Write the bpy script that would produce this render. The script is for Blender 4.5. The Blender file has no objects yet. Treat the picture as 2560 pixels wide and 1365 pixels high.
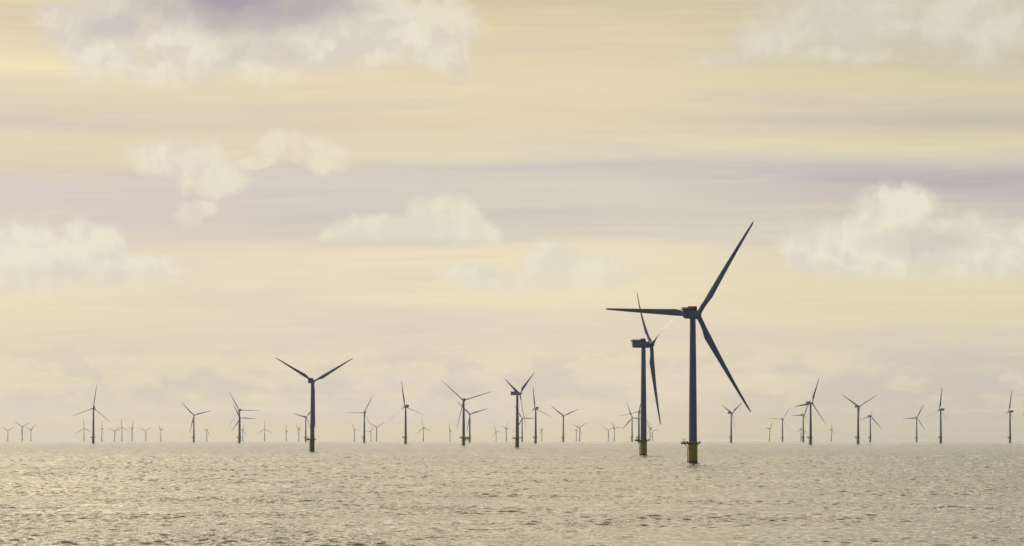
import bpy, math, random
import numpy as np
from mathutils import Matrix, Vector

scene = bpy.context.scene
col = scene.collection
R = math.radians

# ------------------------------------------------------------------ camera
F_PX = 11096.0            # focal length in pixels of the 2560 px wide photograph
EYE = 22.5                # height of the ship's deck above the sea, metres
R_EARTH = 7.43e6          # earth radius with ordinary refraction
cam_d = bpy.data.cameras.new('camera')
cam = bpy.data.objects.new('camera', cam_d)
col.objects.link(cam)
cam.location = (0, 0, EYE)
cam.rotation_euler = (R(90) + math.atan(393.5 / F_PX), 0, 0)
cam_d.sensor_width = 36
cam_d.lens = F_PX / 2560 * 36
cam_d.clip_start = 1.0
cam_d.clip_end = 200000
scene.camera = cam

# ------------------------------------------------------------------ view
scene.view_settings.view_transform = 'Standard'
scene.view_settings.look = 'None'
scene.view_settings.exposure = 0
scene.view_settings.gamma = 1
scene.view_settings.use_curve_mapping = False
scene.cycles.volume_bounces = 1
scene.cycles.max_bounces = 6
scene.cycles.use_adaptive_sampling = False
scene.cycles.use_denoising = True

# ------------------------------------------------------------------ sun
SUN_AZ, SUN_EL = R(-27), R(26)       # left of the view, beyond the wind farm
sun_dir = Vector((math.sin(SUN_AZ) * math.cos(SUN_EL), math.cos(SUN_AZ) * math.cos(SUN_EL), math.sin(SUN_EL)))
sun_d = bpy.data.lights.new('sun', 'SUN')
sun_d.energy = 3.2
sun_d.angle = R(0.5)
sun_d.color = (1.0, 0.90, 0.72)
sun = bpy.data.objects.new('sun', sun_d)
col.objects.link(sun)
sun.location = (-300, 300, 400)
sun.rotation_euler = sun_dir.to_track_quat('Z', 'Y').to_euler()


def lin(r, g, b):
    f = lambda c: c / 12.92 if c <= 0.04045 else ((c + 0.055) / 1.055) ** 2.4
    return (f(r / 255), f(g / 255), f(b / 255), 1)


# ------------------------------------------------------------------ node helper
class NG:
    def __init__(s, tree):
        s.t = tree
        s.n = tree.nodes
        s.l = tree.links

    def put(s, sock, v):
        if v is None:
            return
        if isinstance(v, bpy.types.NodeSocket):
            s.l.new(v, sock)
        else:
            sock.default_value = v

    def m(s, op, a, b=None, c=None, clamp=False):
        n = s.n.new('ShaderNodeMath'); n.operation = op; n.use_clamp = clamp
        for i, v in enumerate((a, b, c)):
            s.put(n.inputs[i], v)
        return n.outputs[0]

    def v(s, op, a, b=None, sc=None):
        n = s.n.new('ShaderNodeVectorMath'); n.operation = op
        s.put(n.inputs[0], a); s.put(n.inputs[1], b)
        if sc is not None:
            s.put(n.inputs['Scale'], sc)
        return n.outputs['Value'] if op in ('LENGTH', 'DOT_PRODUCT', 'DISTANCE') else n.outputs[0]

    def xyz(s, x, y, z=0.0):
        n = s.n.new('ShaderNodeCombineXYZ')
        for i, v in enumerate((x, y, z)):
            s.put(n.inputs[i], v)
        return n.outputs[0]

    def sep(s, v):
        n = s.n.new('ShaderNodeSeparateXYZ'); s.put(n.inputs[0], v)
        return n.outputs[0], n.outputs[1], n.outputs[2]

    def noise(s, vec, scale, detail=4.0, rough=0.55, color=False, dims='2D', dist=0.0):
        n = s.n.new('ShaderNodeTexNoise'); n.noise_dimensions = dims
        s.put(n.inputs['Vector'], vec)
        n.inputs['Scale'].default_value = scale
        n.inputs['Detail'].default_value = detail
        n.inputs['Roughness'].default_value = rough
        n.inputs['Distortion'].default_value = dist
        return n.outputs['Color'] if color else n.outputs['Fac']

    def voro(s, vec, scale, detail, rough):
        # round puffs: 1 at the heart of a cell, falling to 0 between cells
        n = s.n.new('ShaderNodeTexVoronoi'); n.voronoi_dimensions = '2D'; n.feature = 'SMOOTH_F1'; n.normalize = True
        s.put(n.inputs['Vector'], vec)
        n.inputs['Scale'].default_value = scale
        n.inputs['Detail'].default_value = detail
        n.inputs['Roughness'].default_value = rough
        n.inputs['Smoothness'].default_value = 0.25
        return s.m('SUBTRACT', 1.0, n.outputs['Distance'])

    def ss(s, x, a, b, lo=0.0, hi=1.0, kind='SMOOTHSTEP'):
        n = s.n.new('ShaderNodeMapRange'); n.interpolation_type = kind
        s.put(n.inputs['Value'], x)
        for k, v in zip(('From Min', 'From Max', 'To Min', 'To Max'), (a, b, lo, hi)):
            s.put(n.inputs[k], v)
        return n.outputs[0]

    def mix(s, f, a, b, blend='MIX'):
        n = s.n.new('ShaderNodeMix'); n.data_type = 'RGBA'; n.blend_type = blend
        s.put(n.inputs[0], f); s.put(n.inputs[6], a); s.put(n.inputs[7], b)
        return n.outputs[2]

    def ramp(s, x, stops, interp='LINEAR'):
        n = s.n.new('ShaderNodeValToRGB'); n.color_ramp.interpolation = interp
        s.put(n.inputs[0], x)
        e = n.color_ramp.elements
        stops = sorted(stops)
        e[0].position, e[0].color = stops[0]
        e[1].position, e[1].color = stops[-1]
        for p, c in stops[1:-1]:
            k = e.new(p); k.color = c
        return n.outputs[0]


# ------------------------------------------------------------------ sky (world)
world = bpy.data.worlds.new('World')
scene.world = world
world.use_nodes = True
world.node_tree.nodes.clear()
g = NG(world.node_tree)
tc = g.n.new('ShaderNodeTexCoord')
dirv = tc.outputs['Generated']
dx, dy, dz = g.sep(dirv)
# bearing and elevation of the sky direction; one unit of U, V is 1/11.096 rad
U = g.m('MULTIPLY', g.m('ARCTAN2', dx, dy), 11.096)
V = g.m('MULTIPLY', g.m('ARCSINE', dz), 11.096)
P0 = g.xyz(U, V)
wn = g.noise(P0, 9.0, 5, 0.6, color=True)
warp = g.v('SCALE', g.v('SUBTRACT', wn, (0.5, 0.5, 0.5)), sc=0.055)
PW = g.v('ADD', P0, warp)
# layers of thin cloud: long flat streaks
stv = g.noise(g.xyz(g.m('MULTIPLY', U, 0.35), g.m('MULTIPLY', V, 5.5)), 1.6, 6, 0.55)
st2 = g.noise(g.xyz(g.m('MULTIPLY', U, 0.8), g.m('MULTIPLY', V, 16.0), 3.0), 1.5, 5, 0.6)
Vw = g.m('ADD', V, g.m('MULTIPLY', g.m('SUBTRACT', g.noise(g.xyz(g.m('MULTIPLY', U, 0.9), g.m('MULTIPLY', V, 2.5), 7.0), 1.3, 4, 0.5), 0.5), 0.05))


def column(stops):
    out = []
    for y, c in stops:
        p = ((1076 - y) / 1000 + 0.05) / 1.2
        out.append((min(max(p, 0), 1), lin(*c)))
    return out


T = g.m('DIVIDE', g.m('ADD', Vw, 0.05), 1.2)
c_left = g.ramp(T, column([(-60, (222, 206, 170)), (0, (228, 212, 172)), (60, (225, 208, 172)), (110, (233, 217, 178)), (180, (243, 228, 188)), (225, (227, 213, 182)),
    (300, (217, 202, 182)), (322, (213, 199, 184)), (350, (225, 211, 182)), (400, (228, 212, 180)), (440, (219, 206, 192)), (480, (217, 204, 196)), (560, (220, 205, 194)),
    (640, (228, 214, 192)), (750, (234, 220, 186)), (850, (226, 211, 184)), (940, (225, 211, 181)), (1010, (216, 201, 172)), (1070, (217, 198, 162)), (1115, (215, 196, 158))]))
c_mid = g.ramp(T, column([(-60, (205, 190, 160)), (0, (211, 196, 164)), (50, (221, 205, 168)), (130, (225, 209, 176)), (220, (229, 214, 180)), (300, (226, 210, 180)), (375, (228, 215, 184)), (395, (221, 210, 187)),
    (415, (207, 199, 189)), (432, (211, 203, 191)), (470, (217, 208, 193)), (515, (215, 206, 192)), (535, (207, 199, 190)), (560, (213, 204, 190)), (600, (219, 209, 190)), (622, (234, 220, 189)), (645, (237, 223, 190)), (690, (232, 218, 189)),
    (750, (237, 222, 188)), (830, (227, 211, 188)), (900, (230, 215, 184)), (950, (223, 208, 186)), (1010, (221, 203, 174)), (1070, (217, 198, 161)), (1115, (214, 195, 157))]))
c_right = g.ramp(T, column([(-60, (196, 188, 160)), (0, (205, 196, 168)), (90, (200, 191, 164)), (150, (204, 196, 164)), (220, (219, 206, 170)), (275, (211, 200, 172)), (312, (197, 189, 170)),
    (360, (226, 213, 174)), (395, (216, 206, 180)), (425, (188, 180, 176)), (448, (176, 171, 176)), (470, (194, 183, 180)), (540, (204, 193, 186)), (580, (216, 208, 184)), (620, (208, 198, 186)), (680, (221, 211, 182)),
    (750, (228, 214, 176)), (820, (216, 204, 178)), (900, (207, 196, 178)), (950, (203, 193, 178)), (1010, (200, 186, 164)), (1070, (196, 182, 156)), (1115, (193, 179, 153))]))
sky = g.mix(g.ss(U, -1.25, 0.0), c_left, c_mid)
sky = g.mix(g.ss(U, 0.1, 1.2), sky, c_right)
lav = lin(206, 194, 190)
gold = lin(238, 224, 190)
sky = g.mix(g.m('MULTIPLY', g.ss(stv, 0.50, 0.72), 0.32), sky, lav)
sky = g.mix(g.m('MULTIPLY', g.ss(stv, 0.48, 0.28), 0.20), sky, gold)
sky = g.mix(g.m('MULTIPLY', g.ss(st2, 0.52, 0.75), 0.20), sky, lav)
sky = g.mix(g.m('MULTIPLY', g.ss(st2, 0.46, 0.25), 0.12), sky, gold)
st3 = g.noise(g.xyz(g.m('MULTIPLY', U, 1.5), g.m('MULTIPLY', V, 30.0)), 1.7, 6, 0.62)
sky = g.mix(g.m('MULTIPLY', g.ss(st3, 0.50, 0.72), 0.14), sky, lin(205, 193, 188))
sky = g.mix(g.m('MULTIPLY', g.ss(st3, 0.48, 0.28), 0.13), sky, lin(242, 230, 202))

# cumulus and scraps of cloud
fb_a = g.noise(g.v('ADD', PW, (3.1, 1.7, 0)), 5.0, 8, 0.58)
fb_b = g.noise(g.v('ADD', P0, (9.3, 4.2, 0)), 14.0, 7, 0.62)
fb_l = g.noise(g.v('ADD', PW, (3.1 - 0.022, 1.7 + 0.030, 0)), 5.0, 6, 0.58)
relief = g.m('SUBTRACT', fb_a, fb_l)          # slope of the billows towards the light
puff = g.voro(g.v('ADD', PW, (5.0, 2.0, 0)), 11.0, 3.0, 0.55)
billow = g.m('ADD', g.m('ADD', g.m('MULTIPLY', fb_a, 0.50), g.m('MULTIPLY', fb_b, 0.25)), g.m('MULTIPLY', puff, 0.40))


def shape(ell, P):
    out = None
    for x, y, a, b in ell:
        c = ((x - 1280) / 1000, (1076 - y) / 1000, 0)
        q = g.v('MULTIPLY', g.v('SUBTRACT', P, c), (1000 / a, 1000 / b, 0))
        d = g.m('SUBTRACT', 1.0, g.v('LENGTH', q))
        out = d if out is None else g.m('SMOOTH_MAX', out, d, 0.12)
    return out


def cloud(sky, ell, amp, edge, strength, light, shade, base=None, sh=(0.36, 0.66), shadow=None, rel=5.0):
    d = shape(ell, PW)
    d2 = g.m('ADD', d, g.m('MULTIPLY', g.m('SUBTRACT', billow, 0.62), amp))
    a = g.ss(d2, 0.0, edge)
    if base:
        a = g.m('MULTIPLY', a, g.ss(g.m('ADD', V, g.m('MULTIPLY', g.m('SUBTRACT', fb_a, 0.5), 0.05)), (1076 - base[0]) / 1000, (1076 - base[1]) / 1000))
    t = g.m('ADD', g.ss(fb_a, sh[0], sh[1], 0.15, 0.85), g.m('MULTIPLY', relief, rel), clamp=True)
    c = g.mix(t, lin(*shade), lin(*light))
    if shadow:
        for se, sc, samt in shadow:
            ds = g.m('ADD', shape(se, PW), g.m('MULTIPLY', g.m('SUBTRACT', fb_a, 0.5), 1.0))
            c = g.mix(g.m('MULTIPLY', g.ss(ds, 0.0, 0.7), samt), c, lin(*sc))
    return g.mix(g.m('MULTIPLY', a, strength), sky, c)


# low lumpy bank of small cumulus far away above the horizon
lowb = g.noise(g.v('MULTIPLY', PW, (1.0, 2.3, 1)), 6.0, 7, 0.58)
lowm = g.m('MULTIPLY', g.ss(V, 0.02, 0.10), g.ss(V, 0.26, 0.12))
sky = g.mix(g.m('MULTIPLY', g.m('MULTIPLY', g.ss(lowb, 0.50, 0.62), lowm), 0.4), sky, lin(235, 217, 183))
sky = g.mix(g.m('MULTIPLY', g.m('MULTIPLY', g.ss(lowb, 0.50, 0.36), lowm), 0.52), sky, lin(205, 191, 182))

# (the bands of cumulus, one by one)
sky = cloud(sky, [(60, 640, 120, 100), (225, 625, 105, 82), (130, 690, 260, 90), (330, 690, 150, 60)], 1.05, 0.40, 0.92, (235, 229, 207), (224, 216, 200), base=(770, 620))
sky = cloud(sky, [(120, 720, 190, 24), (-20, 715, 90, 30)], 1.3, 0.6, 0.55, (232, 226, 200), (228, 219, 196))
sky = cloud(sky, [(450, 400, 150, 62), (530, 445, 110, 58), (500, 520, 60, 30), (470, 550, 40, 26)], 1.5, 0.52, 0.90, (234, 226, 203), (225, 213, 196), base=(600, 480))
sky = cloud(sky, [(740, 368, 110, 46), (820, 400, 70, 40), (640, 405, 70, 20)], 1.7, 0.56, 0.86, (235, 224, 199), (226, 212, 190))
sky = cloud(sky, [(1110, 565, 120, 82), (950, 590, 160, 56), (1190, 590, 80, 40)], 0.95, 0.34, 0.93, (232, 225, 202), (225, 217, 197), base=(624, 590))
sky = cloud(sky, [(2235, 550, 135, 100), (2115, 625, 185, 92), (2400, 630, 240, 105), (2560, 630, 180, 80), (2040, 655, 90, 44)], 1.05, 0.42, 0.95, (234, 227, 206), (222, 214, 198), base=(750, 630),
            shadow=[([(2310, 608, 200, 52)], (203, 192, 186), 0.5)])
sky = cloud(sky, [(1385, 660, 95, 72), (1480, 690, 150, 66), (1300, 715, 180, 44)], 0.95, 0.42, 0.88, (233, 226, 202), (225, 217, 195), base=(780, 660))
sky = cloud(sky, [(1180, 690, 100, 42)], 1.1, 0.5, 0.80, (233, 226, 203), (224, 216, 194), base=(745, 695))
sky = cloud(sky, [(2120, 60, 340, 130), (1920, 110, 150, 90), (2420, 70, 280, 140), (1830, 160, 130, 50), (2100, 140, 260, 50)], 0.95, 0.95, 0.95, (223, 216, 198), (214, 206, 189), base=(215, 130))
sky = cloud(sky, [(250, 90, 190, 165), (560, 70, 330, 185), (860, 70, 270, 160), (1080, 80, 140, 110), (430, 190, 200, 55)], 1.25, 0.62, 0.97, (234, 226, 207), (219, 209, 196), base=(262, 150), rel=5.5,
            shadow=[([(270, 72, 110, 62)], (200, 188, 186), 0.75), ([(620, 10, 420, 105)], (188, 178, 177), 0.8), ([(640, 2, 340, 70)], (180, 171, 174), 0.85), ([(580, 2, 120, 34)], (160, 153, 168), 0.7), ([(660, 135, 150, 40)], (203, 193, 186), 0.5)])
sky = cloud(sky, [(1110, 50, 80, 70), (1150, 160, 60, 50)], 1.5, 0.5, 0.7, (230, 220, 194), (218, 208, 188))

# the sky outside the picture: bright thin cloud about the sun, dimmer and bluer away from it
st = g.n.new('ShaderNodeTexSky')
st.sky_type = 'NISHITA'
st.sun_disc = False
st.sun_elevation = SUN_EL
st.sun_rotation = SUN_AZ
blue = g.v('SCALE', st.outputs[0], sc=0.05)
cs = g.v('DOT_PRODUCT', dirv, tuple(sun_dir))
upper_n = g.noise(g.v('MULTIPLY', dirv, (3.0, 3.0, 9.0)), 1.2, 6, 0.55, dims='3D')
veil = g.v('SCALE', (0.88, 0.73, 0.48), sc=g.m('ADD', 0.04, g.m('MULTIPLY', 4.3, g.m('POWER', g.m('MAXIMUM', cs, 0.0), 3.2))))
cover = g.m('MULTIPLY', g.ss(upper_n, 0.35, 0.6), g.ss(cs, 0.1, 0.8, 0.15, 0.95))
high = g.mix(cover, blue, veil)
azf = g.m('COSINE', g.m('SUBTRACT', g.m('ARCTAN2', dx, dy), SUN_AZ))
front = g.ss(azf, -0.10, 0.80)
low_back = g.mix(0.2, (0.04, 0.08, 0.19, 1), blue)
low = g.mix(front, low_back, sky)
total = g.mix(g.ss(V, 1.05, 3.2), low, high)
bg = g.n.new('ShaderNodeBackground')
g.put(bg.inputs['Color'], total)
bg.inputs['Strength'].default_value = 1.0
wo = g.n.new('ShaderNodeOutputWorld')
g.l.new(bg.outputs[0], wo.inputs['Surface'])
world.cycles.sampling_method = 'NONE'      # a smooth sky: plain sampling is cleanest


# ------------------------------------------------------------------ materials
def mat(name):
    m = bpy.data.materials.new(name)
    m.use_nodes = True
    m.node_tree.nodes.clear()
    h = NG(m.node_tree)
    b = h.n.new('ShaderNodeBsdfPrincipled')
    o = h.n.new('ShaderNodeOutputMaterial')
    h.l.new(b.outputs[0], o.inputs['Surface'])
    return m, h, b


def painted(name, c, rough, var=0.12, streak=True, scale=0.25):
    m, h, b = mat(name)
    t = h.n.new('ShaderNodeTexCoord').outputs['Object']
    n1 = h.noise(t, scale, 6, 0.6, dims='3D')
    n2 = h.noise(h.v('MULTIPLY', t, (3.0, 3.0, 0.12 if streak else 3.0)), 0.7, 5, 0.6, dims='3D')
    k = h.m('ADD', h.ss(n1, 0.3, 0.7, 1 - var, 1.0), h.ss(n2, 0.55, 0.8, 0.0, -var))
    h.put(b.inputs['Base Color'], h.v('SCALE', c, sc=k))
    h.put(b.inputs['Roughness'], h.ss(n1, 0.3, 0.7, rough - 0.06, rough + 0.08))
    return m


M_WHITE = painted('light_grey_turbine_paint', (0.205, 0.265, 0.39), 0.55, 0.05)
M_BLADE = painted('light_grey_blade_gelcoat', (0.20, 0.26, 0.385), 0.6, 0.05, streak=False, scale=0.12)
M_YELLOW = painted('yellow_foundation_paint', (0.86, 0.62, 0.012), 0.6, 0.18)
M_YELLOW.node_tree.nodes['Principled BSDF'].inputs['Specular IOR Level'].default_value = 0.25
M_OLD_YELLOW = painted('weathered_foundation_paint', (0.40, 0.27, 0.05), 0.6, 0.3)
M_RED = painted('red_hoist_paint', (0.38, 0.042, 0.033), 0.5, 0.15, streak=False, scale=0.6)
M_STEEL = painted('galvanised_steel', (0.16, 0.14, 0.10), 0.55, 0.25, streak=False, scale=1.0)
M_GROWTH = painted('dark_wet_growth', (0.018, 0.018, 0.012), 0.6, 0.5, scale=0.8)
M_DARK = painted('dark_vent', (0.02, 0.02, 0.022), 0.6, 0.2)
M_STATION = painted('substation_steel', (0.25, 0.25, 0.24), 0.5, 0.15)


def sea_material():
    m, h, b = mat('sea_water')
    t = h.n.new('ShaderNodeTexCoord').outputs['Object']
    gust = h.noise(h.v('MULTIPLY', t, (1.0, 0.35, 0.0)), 0.010, 6, 0.6, dims='2D')
    gust2 = h.noise(h.v('MULTIPLY', t, (1.0, 0.30, 0.0)), 0.045, 5, 0.6, dims='2D')
    gust3 = h.noise(h.v('MULTIPLY', t, (1.0, 0.30, 0.0)), 0.0022, 6, 0.65, dims='2D')
    amt = h.m('MULTIPLY', h.m('MULTIPLY', h.ss(gust3, 0.36, 0.64, 0.5, 1.5), h.ss(gust, 0.35, 0.65, 0.45, 1.35)), h.ss(gust2, 0.32, 0.68, 0.55, 1.4))
    n1 = h.noise(h.v('MULTIPLY', t, (0.55, 1.0, 1.0)), 0.9, 4, 0.65, color=True, dims='2D')
    n2 = h.noise(h.v('MULTIPLY', t, (0.5, 1.0, 1.0)), 0.22, 3, 0.6, color=True, dims='2D')
    d = h.v('ADD', h.v('SCALE', h.v('SUBTRACT', n1, (0.5, 0.5, 0.5)), sc=0.6), h.v('SCALE', h.v('SUBTRACT', n2, (0.5, 0.5, 0.5)), sc=0.45))
    d = h.v('MULTIPLY', h.v('SCALE', d, sc=amt), (1.0, 1.0, 0.0))
    nrm = h.n.new('ShaderNodeNewGeometry').outputs['Normal']
    h.put(b.inputs['Normal'], h.v('NORMALIZE', h.v('ADD', nrm, d)))
    b.inputs['Base Color'].default_value = (0.050, 0.050, 0.034, 1)
    b.inputs['Roughness'].default_value = 0.10
    b.inputs['IOR'].default_value = 1.333
    return m


M_SEA = sea_material()


# ------------------------------------------------------------------ water
def drop(x, y):
    return (x * x + y * y) / (2 * R_EARTH)


def build_water():
    rng = np.random.default_rng(11)
    # rings
    rs = [0.0]
    r = 3.0
    while r < 34000:
        rs.append(r)
        if r < 240:
            r *= 1.10
        else:
            r += (0.6 if r > 760 else 2.0) + max(0, r - 1100) * 0.0005 + max(0, r - 4000) * 0.0012 + max(0, r - 9000) * 0.02
    rs = np.array(rs[1:])
    # columns close together in front, wider apart towards the sides, few behind
    side = np.linspace(R(8.4), R(34), 230)[1:]
    fan = np.concatenate([-side[::-1], np.linspace(-R(8.4), R(8.4), 860), side])
    rest = np.linspace(R(34), 2 * math.pi - R(34), 56)[1:-1]
    th = np.concatenate([fan, rest])
    nr, nt = len(rs), len(th)
    RR, TH = np.meshgrid(rs, th, indexing='ij')
    X = RR * np.sin(TH)
    Y = RR * np.cos(TH)
    dr = np.gradient(rs)
    Z = np.zeros_like(X)
    lam = np.exp(np.linspace(math.log(1.25), math.log(26), 64))
    # wind lanes: patches where the chop stands higher or lower
    G = np.zeros_like(X)
    for _ in range(14):
        lx, ly = rng.uniform(90, 500), rng.uniform(60, 420)
        G += np.sin(2 * math.pi * (X / lx * rng.choice([-1, 1]) + Y / ly) + rng.uniform(0, 6.28))
    G = np.clip(1.0 + 0.13 * G, 0.45, 1.6)
    ang = R(74) + rng.normal(0, R(34), 64)         # travel direction, mostly along the view
    ph = rng.uniform(0, 2 * math.pi, 64)
    nf = len(fan)
    dth = np.gradient(fan)
    # where the mesh is too coarse for the shortest waves the longer ones carry their slope
    fall = np.where(lam < 2.8, 1.0, (2.8 / lam) ** 1.05)
    W = np.clip(lam[None, :] / (2.0 * dr[:, None]) - 0.6, 0, 1)
    S = np.sqrt((W ** 2 * fall[None, :] ** 2).sum(1) + 1e-9)
    boost = np.clip(math.sqrt((fall ** 2).sum()) / S, 1.0, 2.6) * 0.9
    for l, a, p in zip(lam, ang, ph):
        k = 2 * math.pi / l
        amp = 0.0080 * l * (1.0 if l < 2.8 else (2.8 / l) ** 1.05)
        w = np.clip((l / (2.0 * dr)) - 0.6, 0, 1)
        rows = np.nonzero((w > 0) & (rs > 240))[0]
        if len(rows) == 0:
            continue
        i0, i1 = rows[0], rows[-1] + 1
        sl = (slice(i0, i1), slice(0, nf))
        arg = k * (math.cos(a) * X[sl] + math.sin(a) * Y[sl]) + p
        s = np.sin(arg)
        wl = np.clip(l / (2.0 * rs[i0:i1, None] * dth[None, :]) - 0.6, 0, 1)
        Z[sl] += (amp * (w * boost)[i0:i1])[:, None] * wl * (s - 0.22 * np.cos(2 * arg)) * (G[sl] if l < 9 else 1.0)
    for _ in range(9):                              # a low swell under the chop
        l, a, p = rng.uniform(24, 62), R(78) + rng.normal(0, R(16)), rng.uniform(0, 6.28)
        w = (np.clip(l / (2.0 * dr) - 0.6, 0, 1) * np.clip((rs - 240) / 200, 0, 1))[:, None]
        Z[:, :nf] += 0.0022 * l * w * np.sin(2 * math.pi / l * (math.cos(a) * X[:, :nf] + math.sin(a) * Y[:, :nf]) + p)
    Z[:, 0] = Z[:, nf - 1] = 0
    Z -= drop(X, Y)
    co = np.stack([X, Y, Z], -1).reshape(-1, 3)
    co = np.concatenate([co, [[0, 0, 0]]])
    i = np.arange(nr - 1)[:, None]
    j = np.arange(nt)[None, :]
    jn = (j + 1) % nt
    quads = np.stack([i * nt + j, i * nt + jn, (i + 1) * nt + jn, (i + 1) * nt + j], -1).reshape(-1, 4)[:, ::-1]
    tris = np.stack([np.arange(nt), (np.arange(nt) + 1) % nt, np.full(nt, nr * nt)], -1)
    me = bpy.data.meshes.new('water')
    nl = quads.size + tris.size
    me.vertices.add(len(co))
    me.vertices.foreach_set('co', co.astype(np.float32).ravel())
    me.loops.add(nl)
    me.loops.foreach_set('vertex_index', np.concatenate([quads.ravel(), tris[:, ::-1].ravel()]).astype(np.int32))
    me.polygons.add(len(quads) + len(tris))
    me.polygons.foreach_set('loop_start', np.concatenate([np.arange(len(quads)) * 4, len(quads) * 4 + np.arange(len(tris)) * 3]).astype(np.int32))
    me.update(calc_edges=True)
    me.polygons.foreach_set('use_smooth', np.ones(len(me.polygons), bool))
    me.materials.append(M_SEA)
    # make sure the surface looks up
    if me.polygons[0].normal.z < 0:
        me.flip_normals()
    o = bpy.data.objects.new('water', me)
    col.objects.link(o)
    o['kind'] = 'structure'
    o['label'] = 'open choppy sea under the wind farm'
    print('water verts', len(co))
    return o


build_water()


# ------------------------------------------------------------------ mesh builder
class MB:
    def __init__(s):
        s.v = []
        s.f = []

    def add(s, vs, fs):
        b = len(s.v)
        s.v += [tuple(p) for p in vs]
        s.f += [tuple(b + i for i in f) for f in fs]
        return s

    def rings(s, rings, cap0=True, cap1=True):
        n = len(rings[0])
        vs = [p for r_ in rings for p in r_]
        fs = []
        for a in range(len(rings) - 1):
            for i in range(n):
                j = (i + 1) % n
                fs.append((a * n + i, a * n + j, (a + 1) * n + j, (a + 1) * n + i))
        if cap0:
            fs.append(tuple(reversed(range(n))))
        if cap1:
            fs.append(tuple((len(rings) - 1) * n + i for i in range(n)))
        return s.add(vs, fs)

    def lathe(s, prof, n=40, cx=0, cy=0, cap0=True, cap1=True):
        return s.rings([[(cx + r_ * math.cos(2 * math.pi * i / n), cy + r_ * math.sin(2 * math.pi * i / n), z) for i in range(n)] for r_, z in prof], cap0, cap1)

    def lathe_y(s, prof, n=32, cz=0):
        # prof is (radius, y), turned about the y axis
        return s.rings([[(r_ * math.cos(-2 * math.pi * i / n), y, cz + r_ * math.sin(-2 * math.pi * i / n)) for i in range(n)] for r_, y in prof])

    def tube(s, a, b, r_, n=8):
        a, b = Vector(a), Vector(b)
        d = (b - a).normalized()
        u = d.orthogonal().normalized()
        w = d.cross(u)
        ring = lambda p: [p + (u * math.cos(2 * math.pi * i / n) + w * math.sin(2 * math.pi * i / n)) * r_ for i in range(n)]
        return s.rings([ring(a), ring(b)])

    def box(s, c, d):
        x, y, z = c
        a, b, e = d[0] / 2, d[1] / 2, d[2] / 2
        r0 = [(x - a, y - b, z - e), (x + a, y - b, z - e), (x + a, y + b, z - e), (x - a, y + b, z - e)]
        r1 = [(p[0], p[1], z + e) for p in r0]
        return s.rings([r0, r1])

    def prism(s, pts, z0, z1):
        return s.rings([[(x, y, z0) for x, y in pts], [(x, y, z1) for x, y in pts]])

    def mesh(s, name, m, smooth=35):
        me = bpy.data.meshes.new(name)
        me.from_pydata(s.v, [], s.f)
        me.update()
        if smooth:
            me.polygons.foreach_set('use_smooth', [True] * len(me.polygons))
            me.set_sharp_from_angle(angle=R(smooth))
        me.materials.append(m)
        return me


def rrect(w, h, rt, rb, n=6, cz=0.0):
    # rounded section in x, z: rt radius of the top corners, rb of the bottom ones
    pts = []
    for cx, cz_, r_, a0 in ((w / 2 - rt, h / 2 - rt, rt, 0), (-w / 2 + rt, h / 2 - rt, rt, 90), (-w / 2 + rb, -h / 2 + rb, rb, 180), (w / 2 - rb, -h / 2 + rb, rb, 270)):
        for i in range(n + 1):
            a = R(a0 + 90 * i / n)
            pts.append((cx + r_ * math.cos(a), cz + cz_ + r_ * math.sin(a)))
    return pts


def blade_mesh(name, L, root_r, chord, hubr, bend, tip_chord):
    n, ns = 24, 34
    rings = []
    for k in range(ns + 1):
        t = (k / ns) ** 0.92
        z = hubr + (L - hubr) * t
        if t < 0.04:
            c, blend = 2 * root_r, 0.0
        else:
            q = min((t - 0.04) / 0.18, 1)
            q = q * q * (3 - 2 * q)
            grow = 2 * root_r + (chord - 2 * root_r) * q
            if t > 0.20:
                s_ = (t - 0.20) / 0.80
                grow = chord + (tip_chord - chord) * (s_ ** 0.86)
            c, blend = grow, min(1, (t - 0.04) / 0.17)
        if t > 0.965:
            c *= max(0.12, math.sqrt(max(0, 1 - ((t - 0.965) / 0.036) ** 2)))
        blend = blend * blend * (3 - 2 * blend)
        th_ = (1 - blend) * 1.0 + blend * (0.40 - 0.24 * min(1, (t - 0.04) / 0.5))
        tw = R(20) * (1 - t) ** 2 * blend
        yb = bend * t ** 2.2
        ring = []
        for i in range(n):
            a = 2 * math.pi * i / n
            # circle
            xc, yc = -math.cos(a) * root_r, math.sin(a) * root_r
            # aerofoil: leading edge at -0.3 chord, trailing edge at 0.7 chord
            x = (1 - math.cos(a)) / 2
            yt = 2.6 * (0.2969 * math.sqrt(x) - 0.126 * x - 0.3516 * x * x + 0.2843 * x ** 3 - 0.1036 * x ** 4)
            xa = (x - 0.30) * c
            ya = (yt if math.sin(a) >= 0 else -yt) * th_ * c * 0.80
            X_, Y_ = xc * (1 - blend) + xa * blend, yc * (1 - blend) + ya * blend
            ct, st_ = math.cos(-tw), math.sin(-tw)
            ring.append((X_ * ct - Y_ * st_, X_ * st_ + Y_ * ct + yb, z))
        rings.append(ring)
    return MB().rings(rings).mesh(name, M_BLADE, 60)


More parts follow.
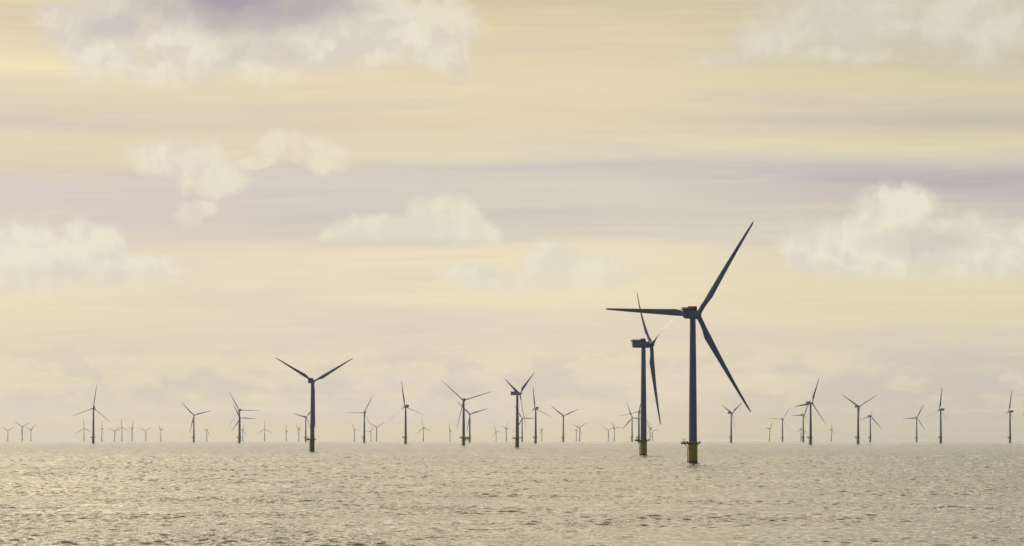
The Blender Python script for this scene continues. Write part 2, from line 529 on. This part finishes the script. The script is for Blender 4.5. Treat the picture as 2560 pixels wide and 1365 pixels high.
def railing(mb, pts, z, h, closed=True, r_=0.045, step=1.3, toe=0.35):
    n = len(pts)
    for i in range(n if closed else n - 1):
        a, b = Vector((*pts[i], z)), Vector((*pts[(i + 1) % n], z))
        L = (b - a).length
        m_ = max(1, int(L / step))
        for k in range(m_):
            p = a.lerp(b, k / m_)
            mb.tube(p, p + Vector((0, 0, h)), r_, 6)
        for zz in (h, h * 0.55):
            mb.tube(a + Vector((0, 0, zz)), b + Vector((0, 0, zz)), r_, 6)
        if toe:
            d = (b - a).normalized()
            w = Vector((-d.y, d.x, 0)) * 0.03
            mb.rings([[a + w, a - w, a - w + Vector((0, 0, toe)), a + w + Vector((0, 0, toe))], [b + w, b - w, b - w + Vector((0, 0, toe)), b + w + Vector((0, 0, toe))]])


# ---- one set of meshes for each of the two kinds of turbine
KIT = {}


def make_kit(kind):
    A = kind == 'A'
    k = {}
    plat = 14.2 if A else 13.7
    tp_r = 3.18 if A else 2.62
    tp_top = 14.9 if A else 18.0
    # dark band at the waterline
    k['waterline_band'] = MB().lathe([(tp_r + 0.16, -4), (tp_r + 0.14, 1.55), (tp_r + 0.02, 1.6)], 44).mesh('waterline_band', M_GROWTH)
    # yellow foundation
    prof = [(tp_r + 0.10, 1.6), (tp_r + 0.02, plat - 1.9), (tp_r + 0.30, plat - 1.2), (tp_r + 0.30, plat - 0.42), (tp_r - 0.05, plat - 0.40), (tp_r - 0.05, tp_top - 0.16), (tp_r + 0.10, tp_top - 0.15), (tp_r + 0.10, tp_top)]
    k['foundation'] = MB().lathe(prof, 44).mesh('foundation', M_YELLOW if A else M_OLD_YELLOW)
    # tower with flange rings
    r0, r1, ztop = (2.92, 2.02, 102.2) if A else (2.55, 1.62, 79.4)
    prof = [(r0, tp_top)]
    zs = (0.30, 0.62) if A else (0.36, 0.70)
    for q in zs:
        z = tp_top + (ztop - tp_top) * q
        rr = r0 + (r1 - r0) * q ** 1.25
        prof += [(rr, z - 0.09), (rr + 0.035, z - 0.08), (rr + 0.035, z + 0.08), (rr, z + 0.09)]
    prof += [(r1, ztop)]
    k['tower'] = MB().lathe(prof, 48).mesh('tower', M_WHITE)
    # platform deck, longer on the crane side
    left, right, half = (8.5, 5.4, 5.3) if A else (7.6, 4.3, 4.2)
    pts = [(-left, -half * 0.55), (-left * 0.62, -half), (right * 0.55, -half), (right, -half * 0.5), (right, half * 0.5), (right * 0.55, half), (-left * 0.62, half), (-left, half * 0.55)]
    mb = MB().prism(pts, plat - 0.36, plat)
    for y in (-half * 0.5, 0, half * 0.5):
        mb.box((-left * 0.5 - 0.2, y, plat - 0.56), (left - 0.6, 0.22, 0.38))
    k['platform'] = mb.mesh('platform', M_STEEL, 30)
    mb = MB(); railing(mb, pts, plat, 1.2)
    k['railing'] = mb.mesh('railing', M_STEEL, 0)
    k['bracket'] = [MB().tube((-left * 0.72, y, plat - 0.5), (-tp_r, y * 0.6, plat - 3.6), 0.20, 10).mesh('bracket', M_YELLOW, 40) for y in (-half * 0.42, half * 0.42)]
    k['bracket'].append(MB().tube((right * 0.85, 0, plat - 0.4), (tp_r, 0, plat - 1.5), 0.16, 8).mesh('bracket', M_YELLOW, 40))
    # davit crane, masts and lockers on the platform
    x = -left + 1.9
    mb = MB().tube((x, -1.2, plat), (x, -1.2, plat + 2.9), 0.13, 10).tube((x, -1.2, plat + 2.85), (x + 2.4, -1.2, plat + 3.0), 0.10, 8).tube((x, -1.2, plat + 1.9), (x + 1.2, -1.2, plat + 2.9), 0.06, 6)
    k['davit_crane'] = mb.mesh('davit_crane', M_STEEL, 40)
    k['mast'] = [MB().tube(p, (p[0], p[1], plat + hh), 0.09, 8).mesh('mast', M_STEEL, 40) for p, hh in (((-left + 1.5, 1.6, plat), 3.9), ((right - 1.1, -1.0, plat), 3.2))]
    k['locker'] = [MB().box(c, d).mesh('locker', M_STEEL, 0) for c, d in (((-left + 2.6, 1.9, plat + 0.6), (1.1, 1.4, 1.2)), ((-tp_r - 1.1, -half + 1.2, plat + 0.75), (0.9, 1.0, 1.5)), ((right - 0.75, 1.2, plat + 0.55), (0.8, 1.2, 1.1)))]
    # boat landing: two fender tubes, ladder between
    mb = MB()
    bx = -tp_r - 0.75
    for y in (-0.8, 0.8):
        mb.tube((bx, y, -4), (bx, y, plat - 4.2), 0.22, 12)
        mb.tube((bx, y, plat - 4.25), (-tp_r + 0.2, y * 0.8, plat - 3.2), 0.20, 10)
        for z in (2.6, 6.4):
            mb.tube((bx, y, z), (-tp_r + 0.2, y * 0.8, z), 0.16, 8)
    for y in (-0.24, 0.24):
        mb.tube((bx + 0.25, y, 0.5), (bx + 0.25, y, plat + 0.0), 0.05, 6)
    for z in np.arange(0.8, plat - 0.5, 0.42):
        mb.tube((bx + 0.25, -0.24, z), (bx + 0.25, 0.24, z), 0.03, 5)
    k['boat_landing'] = mb.mesh('boat_landing', M_YELLOW, 40)
    # nacelle, y is upwind, origin at the shaft height on the tower axis
    if A:
        w, h = 6.0, 5.9
        secs = [(-10.7, 0.86, 0.86, 0.30), (-10.5, 0.94, 0.93, 0.16), (-10.0, 0.99, 0.98, 0.05), (-9.4, 1, 1, 0), (2.6, 1, 1, 0), (3.2, 0.98, 0.98, 0)]
        rings = []
        for y, sw, sh, up in secs:
            rings.append([(px, y, pz) for px, pz in rrect(w * sw, h * sh, 1.0, 2.1, cz=up)])
        mb = MB().rings([list(reversed(r_)) for r_ in rings])
        mb.lathe_y([(2.85, 3.2), (3.12, 3.3), (3.12, 5.3), (2.7, 5.5), (2.2, 5.6)], 40)
        k['nacelle'] = mb.mesh('nacelle', M_WHITE, 40)
        mb = MB().lathe_y([(2.0, 5.5), (2.35, 6.0), (2.55, 7.0), (2.55, 8.4), (2.30, 9.3), (1.75, 10.1), (0.95, 10.6), (0.2, 10.75)], 36, 0)
        k['hub'] = mb.mesh('hub', M_WHITE, 50)
        top = h / 2
        mb = MB()
        pts = [(-2.9, -11.6), (2.9, -11.6), (2.9, -2.2), (-2.9, -2.2)]
        mb.prism(pts, top + 0.02, top + 0.22)
        railing(mb, pts, top + 0.22, 1.75, closed=True, r_=0.15, step=1.25, toe=0.7)
        k['hoist_platform'] = mb.mesh('hoist_platform', M_RED, 0)
        mb = MB()
        prof = [(-2.1, top), (1.9, top), (1.0, top + 3.0), (-2.1, top + 3.0)]
        mb.rings([[(-2.7, y, z) for y, z in prof], [(2.7, y, z) for y, z in prof]][::-1])
        k['cooler_housing'] = mb.mesh('cooler_housing', M_RED, 0)
        k['vent'] = MB().box((-w / 2 - 0.01, -8.1, 1.2), (0.12, 0.6, 0.6)).mesh('vent', M_DARK, 0)
        k['blade'] = blade_mesh('blade', 77.0, 1.75, 5.1, 1.7, 4.7, 1.15)
    else:
        w, h = 4.0, 4.3
        secs = [(-10.5, 0.93, 0.93), (-10.2, 1, 1), (1.6, 1, 1), (2.4, 0.86, 0.84), (2.5, 0.7, 0.7)]
        mb = MB().rings([[(px, y, pz) for px, pz in reversed(rrect(w * sw, h * sh, 0.5, 0.6))] for y, sw, sh in secs])
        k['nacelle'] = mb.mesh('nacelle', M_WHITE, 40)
        mb = MB().lathe_y([(1.3, 2.4), (1.75, 2.9), (1.85, 4.2), (1.80, 5.0), (1.45, 6.3), (0.95, 7.5), (0.5, 8.2), (0.1, 8.5)], 28)
        k['hub'] = mb.mesh('hub', M_WHITE, 50)
        top = h / 2
        mb = MB()
        pts = [(-1.95, -10.9), (1.95, -10.9), (1.95, -4.2), (-1.95, -4.2)]
        mb.prism(pts, top + 0.02, top + 0.2)
        railing(mb, pts, top + 0.2, 1.4, r_=0.11, step=1.1, toe=0.6)
        k['hoist_platform'] = mb.mesh('hoist_platform', M_RED, 0)
        k['cooler_housing'] = MB().box((0, -3.0, top + 0.95), (3.2, 2.0, 1.9)).mesh('cooler_housing', M_RED, 0)
        k['blade'] = blade_mesh('blade', 54.0, 1.05, 4.3, 1.2, 1.7, 0.8)
    return k


for kind in 'AB':
    KIT[kind] = make_kit(kind)


def part(name, me, parent, M=None):
    o = bpy.data.objects.new(name, me)
    col.objects.link(o)
    o.parent = parent
    if M is not None:
        o.matrix_local = M
    return o


def turbine(kind, x, D, yaw, phase, pitch, rs, label, group):
    k = KIT[kind]
    A = kind == 'A'
    root = bpy.data.objects.new('wind_turbine', None)
    root.empty_display_size = 5
    col.objects.link(root)
    root.location = (x, D, -drop(x, D))
    root['label'] = label
    root['category'] = 'wind turbine'
    root['group'] = group
    part('waterline_band', k['waterline_band'], root)
    part('foundation', k['foundation'], root)
    part('tower', k['tower'], root)
    pl = part('platform', k['platform'], root)
    part('railing', k['railing'], pl)
    for me in k['bracket']:
        part('bracket', me, pl)
    if D < 16000:
        part('davit_crane', k['davit_crane'], pl)
        for me in k['locker']:
            part('locker', me, pl)
        for me in k['mast']:
            part('mast', me, pl)
        part('boat_landing', k['boat_landing'], root)
    H = 105.0 if A else 81.5
    hy = 7.8 if A else 4.5
    cone = 2.5 if A else 2.0
    N = Matrix.Translation((0, 0, H)) @ Matrix.Rotation(R(yaw), 4, 'Z') @ Matrix.Translation((0, 0, 0))
    na = part('nacelle', k['nacelle'], root, N)
    part('hoist_platform', k['hoist_platform'], na)
    part('cooler_housing', k['cooler_housing'], na)
    if A:
        part('vent', k['vent'], na)
        part('vent', k['vent'], na, Matrix.Translation((0, 1.1, 0)))
    Hb = N @ Matrix.Translation((0, hy, 0)) @ Matrix.Rotation(R(5), 4, 'X')
    part('hub', k['hub'], root, Hb @ Matrix.Translation((0, -hy, 0)))
    for i in range(3):
        B = Hb @ Matrix.Rotation(R(phase + 120 * i), 4, 'Y') @ Matrix.Rotation(-R(cone), 4, 'X') @ Matrix.Rotation(-R(pitch), 4, 'Z') @ Matrix.Diagonal((1, 1, rs, 1))
        part('blade', k['blade'], root, B)
    return root


#T0
GN = "tall yellow-footed turbines close by"
GM = "smaller turbines of the middle distance"
GF = "pale turbines far off in the haze"
TURBINES = [
    ('A', 127.9, 3140, -29, 33.3, 1, 1.02, 'tallest and nearest turbine on a bright yellow base, dark red housing on its nacelle', GN),
    ('A', 124.8, 4214, -76, -51.2, 42, 1.02, 'second yellow-footed turbine seen side-on, red railing along its long nacelle', GN),
    ('B', -3368.8, 29677, -163, 58.3, 9, 0.98, 'pale far turbine nearest the left edge, two short blades raised in a V', GF),
    ('B', -2649.5, 24030, 167, 56.1, 9, 1.01, 'middle and largest of the three hazy turbines near the left edge, blades in a Y', GF),
    ('B', -3085.9, 28493, 46, 50.4, 28, 1.09, 'hazy turbine right of the Y-bladed one near the left edge, nacelle turned aside', GF),
    ('B', -2514.5, 26096, -179, 3.6, 8, 1.07, 'hazy turbine with one blade straight up, just left of the leftmost dark turbine', GF),
    ('B', -969.0, 10281, 14, 7.1, 56, 1.02, 'dark turbine with thin upright blade, leftmost of the dark ones', GM),
    ('B', -2509.5, 27174, 60, 12, 60, 1.0, 'hazy side-on turbine just right of the leftmost dark turbine', GF),
    ('B', -2716.4, 30356, -153, -49.3, 15, 1.03, 'hazy turbine with leaning Y blades, touching the blade of an upright-bladed hazy one', GF),
    ('B', -2206.3, 25122, 179, 3.4, 23, 1.00, 'hazy upright-bladed turbine between a leaning Y one and a side-on one', GF),
    ('B', -2241.9, 26214, 74, 36.2, 63, 1.11, 'hazy side-on turbine right of an upright-bladed hazy one, upper blade leaning right', GF),
    ('B', -2525.9, 30631, -163, -56.3, 20, 1.01, 'hazy turbine with blades in a wide Y between two side-on hazy ones', GF),
    ('B', -2252.9, 28493, 72, -40.8, 41, 1.09, 'hazy side-on turbine left of the lone grey turbine with a tilted Y', GF),
    ('B', -975.5, 13619, -171, 44.6, 0, 1.03, 'grey turbine with broad blades in a tilted Y, left of the overlapping pair', GM),
    ('B', -1989.4, 28948, -52, 29.4, 44, 1.01, 'hazy side-on turbine between the grey tilted-Y turbine and the overlapping pair', GF),
    ('B', -684.2, 11148, 20, -30.4, 56, 1.02, 'front and taller of two turbines overlapping on one line, dark nacelle on its right', GM),
    ('B', -943.0, 15403, -169, 26.3, 10, 1.02, 'rear turbine almost hidden behind a taller tower, its three blades showing beside it', GM),
    ('B', -1726.9, 28493, -73, 20.9, 56, 1.07, 'hazy edge-on turbine tucked just right of the overlapping pair', GF),
    ('B', -1523.4, 27359, -169, -1.0, 22, 1.13, 'hazy turbine with one blade exactly upright, first one right of the overlapping pair', GF),
    ('B', -1578.0, 31049, 58, 1.0, 62, 0.89, 'small very faint turbine between a hazy upright-bladed one and a hazy side-on one', GF),
    ('B', -1322.1, 27544, 72, -52.4, 38, 1.04, 'hazy side-on turbine left of the grey one half hidden by the large Y turbine', GF),
    ('B', -688.2, 14822, -146, -43.8, 18, 1.00, 'grey turbine half hidden by the tower of the large dark Y-bladed turbine', GM),
    ('B', -233.4, 5190, -15, -59.6, 5, 1.02, 'large dark turbine with blades in a wide Y, dull yellow base, nacelle on its left', GM),
    ('B', -1009.7, 28493, 39, -26.2, 49, 1.02, 'hazy side-on turbine just left of the grey one with a level left blade', GF),
    ('B', -405.4, 12191, 18, 27.2, 56, 1.03, 'thin-bladed grey turbine, one blade level to the left, right of the large Y turbine', GM),
    ('B', -1006.7, 31687, -135, -34.1, 20, 1.03, 'tiniest faint turbine squeezed between a grey turbine and a hazy Y-bladed one', GF),
    ('B', -757.7, 24844, -159, 58.3, 21, 0.99, 'hazy turbine with blades in an even Y, right of the tiniest faint one', GF),
    ('B', -233.7, 9758, 32, -11, 56, 1.05, 'dark turbine with a tall thin blade leaning left and a square dark nacelle', GM),
    ('B', -506.3, 25405, 154, 9.9, 14, 1.05, 'hazy turbine right of the dark left-leaning one, blades like an upside-down Y', GF),
    ('B', -421.4, 30219, 63, -6.6, 63, 1.04, 'faint side-on turbine left of the thin-bladed turbine beside the substation', GF),
    ('B', -88.2, 8100, 6, -48.9, 56, 1.02, 'dark thin-bladed turbine at the left side of the offshore substation, blades in a slanted Y', GM),
    ('B', -123.6, 13011, -166, 46.5, 10, 1.02, 'grey broad-bladed turbine at the right side of the offshore substation', GM),
    ('B', -111.9, 31331, -164, 21.6, 18, 1.05, 'hazy turbine with a level right blade, left neighbour of a narrow side-on one', GF),
    ('B', -33.6, 26749, 73, 46.7, 26, 1.15, 'hazy narrow side-on turbine just left of the dark long-nacelled turbine', GF),
    ('B', 8.1, 6780, -119, -54.3, 8, 1.02, 'dark broad-bladed turbine with long nacelle pointing left and two blades raised in a V', GM),
    ('B', 36.0, 15752, -179, 30.5, 14, 1.04, 'grey turbine partly hidden by the dark long-nacelled one, one blade level to the right', GM),
    ('B', 55.8, 10457, 27, -8, 56, 1.02, 'grey turbine with tall thin upright blade, right of the dark long-nacelled one', GM),
    ('B', 188.0, 27983, 141, 47.5, 59, 0.89, 'faint turbine just right of the grey upright-bladed one beside the dark long-nacelled one', GF),
    ('B', 161.8, 14002, -162, 52.7, 10, 1.00, 'grey turbine with blades in a wide V, halfway between the two dark clusters', GM),
    ('B', 421.0, 29079, -146, -31.8, 60, 1.01, 'faint side-on turbine close to the left of a hazy Y-bladed one', GF),
    ('B', 389.6, 25576, -164, -54.0, 12, 1.06, 'hazy Y-bladed turbine close to the right of a faint side-on one', GF),
    ('B', 636.0, 29343, -163, 60.0, 14, 0.96, 'hazy turbine with low V blades, left one of a pair whose blades meet', GF),
    ('B', 610.9, 26510, -132, 38.5, 13, 1.06, 'hazy turbine with a blade leaning left, right one of a pair whose blades meet', GF),
    ('B', 409.8, 15150, -179, 18.8, 11, 1.00, 'grey turbine with three spread blades just left of the second yellow-footed tower', GM),
    ('B', 335.4, 11740, 12, 15.2, 56, 1.03, 'grey turbine mostly hidden by the second yellow-footed tower', GM),
    ('B', 820.5, 26391, 57, -42.7, 60, 1.00, 'faint turbine directly right of the second yellow-footed tower, little more than a mast', GF),
    ('B', 965.9, 30493, -179, 41.2, 23, 1.04, 'faint turbine between the two yellow-footed towers, long blade pointing right', GF),
    ('B', 615.4, 12468, -132, -55.1, 16, 1.00, 'grey turbine with V blades just beyond the lowest blade tip of the nearest turbine', GM),
    ('B', 1548.3, 26689, -135, -33.8, 29, 1.00, 'small hazy turbine left of a grey thin-bladed one, upper blade leaning right', GF),
    ('B', 992.6, 16298, -166, -34.5, 56, 1.06, 'grey thin-bladed turbine with one blade level left, between a small hazy one and a cluster', GM),
    ('B', 1779.9, 27359, -36, 1.9, 61, 0.99, 'faint turbine at the left foot of the grey one behind the dark upright-bladed turbine', GF),
    ('B', 888.7, 13549, -150, -29.8, 50, 0.91, 'grey turbine overlapped by the left blade of the dark broad-bladed upright turbine', GM),
    ('B', 591.2, 8792, -138, -23.3, 14, 1.02, 'dark broad-bladed turbine with one blade up and red box on its nacelle', GM),
    ('B', 2025.7, 28173, -83, 9.3, 65, 1.03, 'faint edge-on turbine standing alone right of the dark broad-bladed upright one', GF),
    ('B', 765.7, 9824, -152, 58, 56, 0.97, 'dark thin-bladed turbine in a wide Y, third blade hanging along its tower', GM),
    ('B', 1153.9, 14301, -40, 16.1, 52, 1.02, 'grey turbine close to the right of the dark thin-bladed Y one, blade pointing up', GM),
    ('B', 1398.3, 15346, -165, -28.6, 21, 1.01, 'lone grey turbine with one blade level left, left neighbour of a dark upright-bladed one', GM),
    ('B', 1059, 10968, 44, 7, 56, 1.03, 'dark upright-bladed turbine with square nacelle, right of the lone grey one', GM),
    ('B', 1320.7, 11776, 42, 9, 56, 1.07, 'dark upright-bladed turbine with square nacelle nearest the right edge', GM),
    ('B', 2142.0, 18341, -156, 50.3, 21, 1.00, 'turbine cut off by the right edge, only one blade showing', GM),
]
for a in TURBINES:
    turbine(*a)
#T1

# ------------------------------------------------------------------ substation far off
def substation(x, D):
    root = bpy.data.objects.new('offshore_substation', None)
    col.objects.link(root)
    root.location = (x, D, -drop(x, D))
    root.rotation_euler = (0, 0, R(20))
    root['label'] = 'boxy offshore substation on lattice legs between two turbine towers'
    root['category'] = 'substation'
    mb = MB().box((0, 0, 13), (27, 20, 7)).box((-1.5, 0, 19.2), (22, 18, 5.2)).box((0, 0, 16.65), (29, 22, 0.35)).box((0, 0, 9.35), (29, 22, 0.4))
    part('topside', mb.mesh('topside', M_STATION, 0), root)
    mb = MB()
    for sx in (-1, 1):
        for sy in (-1, 1):
            mb.tube((sx * 12, sy * 9, -3), (sx * 10.5, sy * 8, 9.3), 0.9, 10)
        mb.tube((sx * 12, -9, -2), (sx * 10.5, 8, 9), 0.4, 8).tube((sx * 12, 9, -2), (sx * 10.5, -8, 9), 0.4, 8)
    for sy in (-1, 1):
        mb.tube((-12, sy * 9, -2), (10.5, sy * 8, 9), 0.4, 8).tube((12, sy * 9, -2), (-10.5, sy * 8, 9), 0.4, 8)
    part('jacket', mb.mesh('jacket', M_STATION, 40), root)
    part('crane', MB().tube((8, 6, 21.7), (8, 6, 26.5), 0.5, 8).tube((8, 6, 26), (-2, 4, 28.5), 0.3, 8).mesh('crane', M_STATION, 40), root)
    part('mast', MB().tube((-9, -5, 21.7), (-9, -5, 31), 0.25, 8).mesh('mast', M_STATION, 40), root)


substation((1167.5 - 1280) / F_PX * 21000, 21000)

# ------------------------------------------------------------------ haze
mb = MB().box((0, 0, 40), (72000, 72000, 340))
m = bpy.data.materials.new('sea_haze')
m.use_nodes = True
m.node_tree.nodes.clear()
h = NG(m.node_tree)
pv = h.n.new('ShaderNodeVolumePrincipled')
pv.inputs['Color'].default_value = (0.72, 0.80, 1.0, 1)
pv.inputs['Density'].default_value = 0.0000075
pv.inputs['Anisotropy'].default_value = 0.45
oo = h.n.new('ShaderNodeOutputMaterial')
h.l.new(pv.outputs[0], oo.inputs['Volume'])
hz = bpy.data.objects.new('haze', mb.mesh('haze', m, 0))
col.objects.link(hz)
hz['kind'] = 'stuff'
hz['label'] = 'pale haze over the sea thickening towards the horizon'
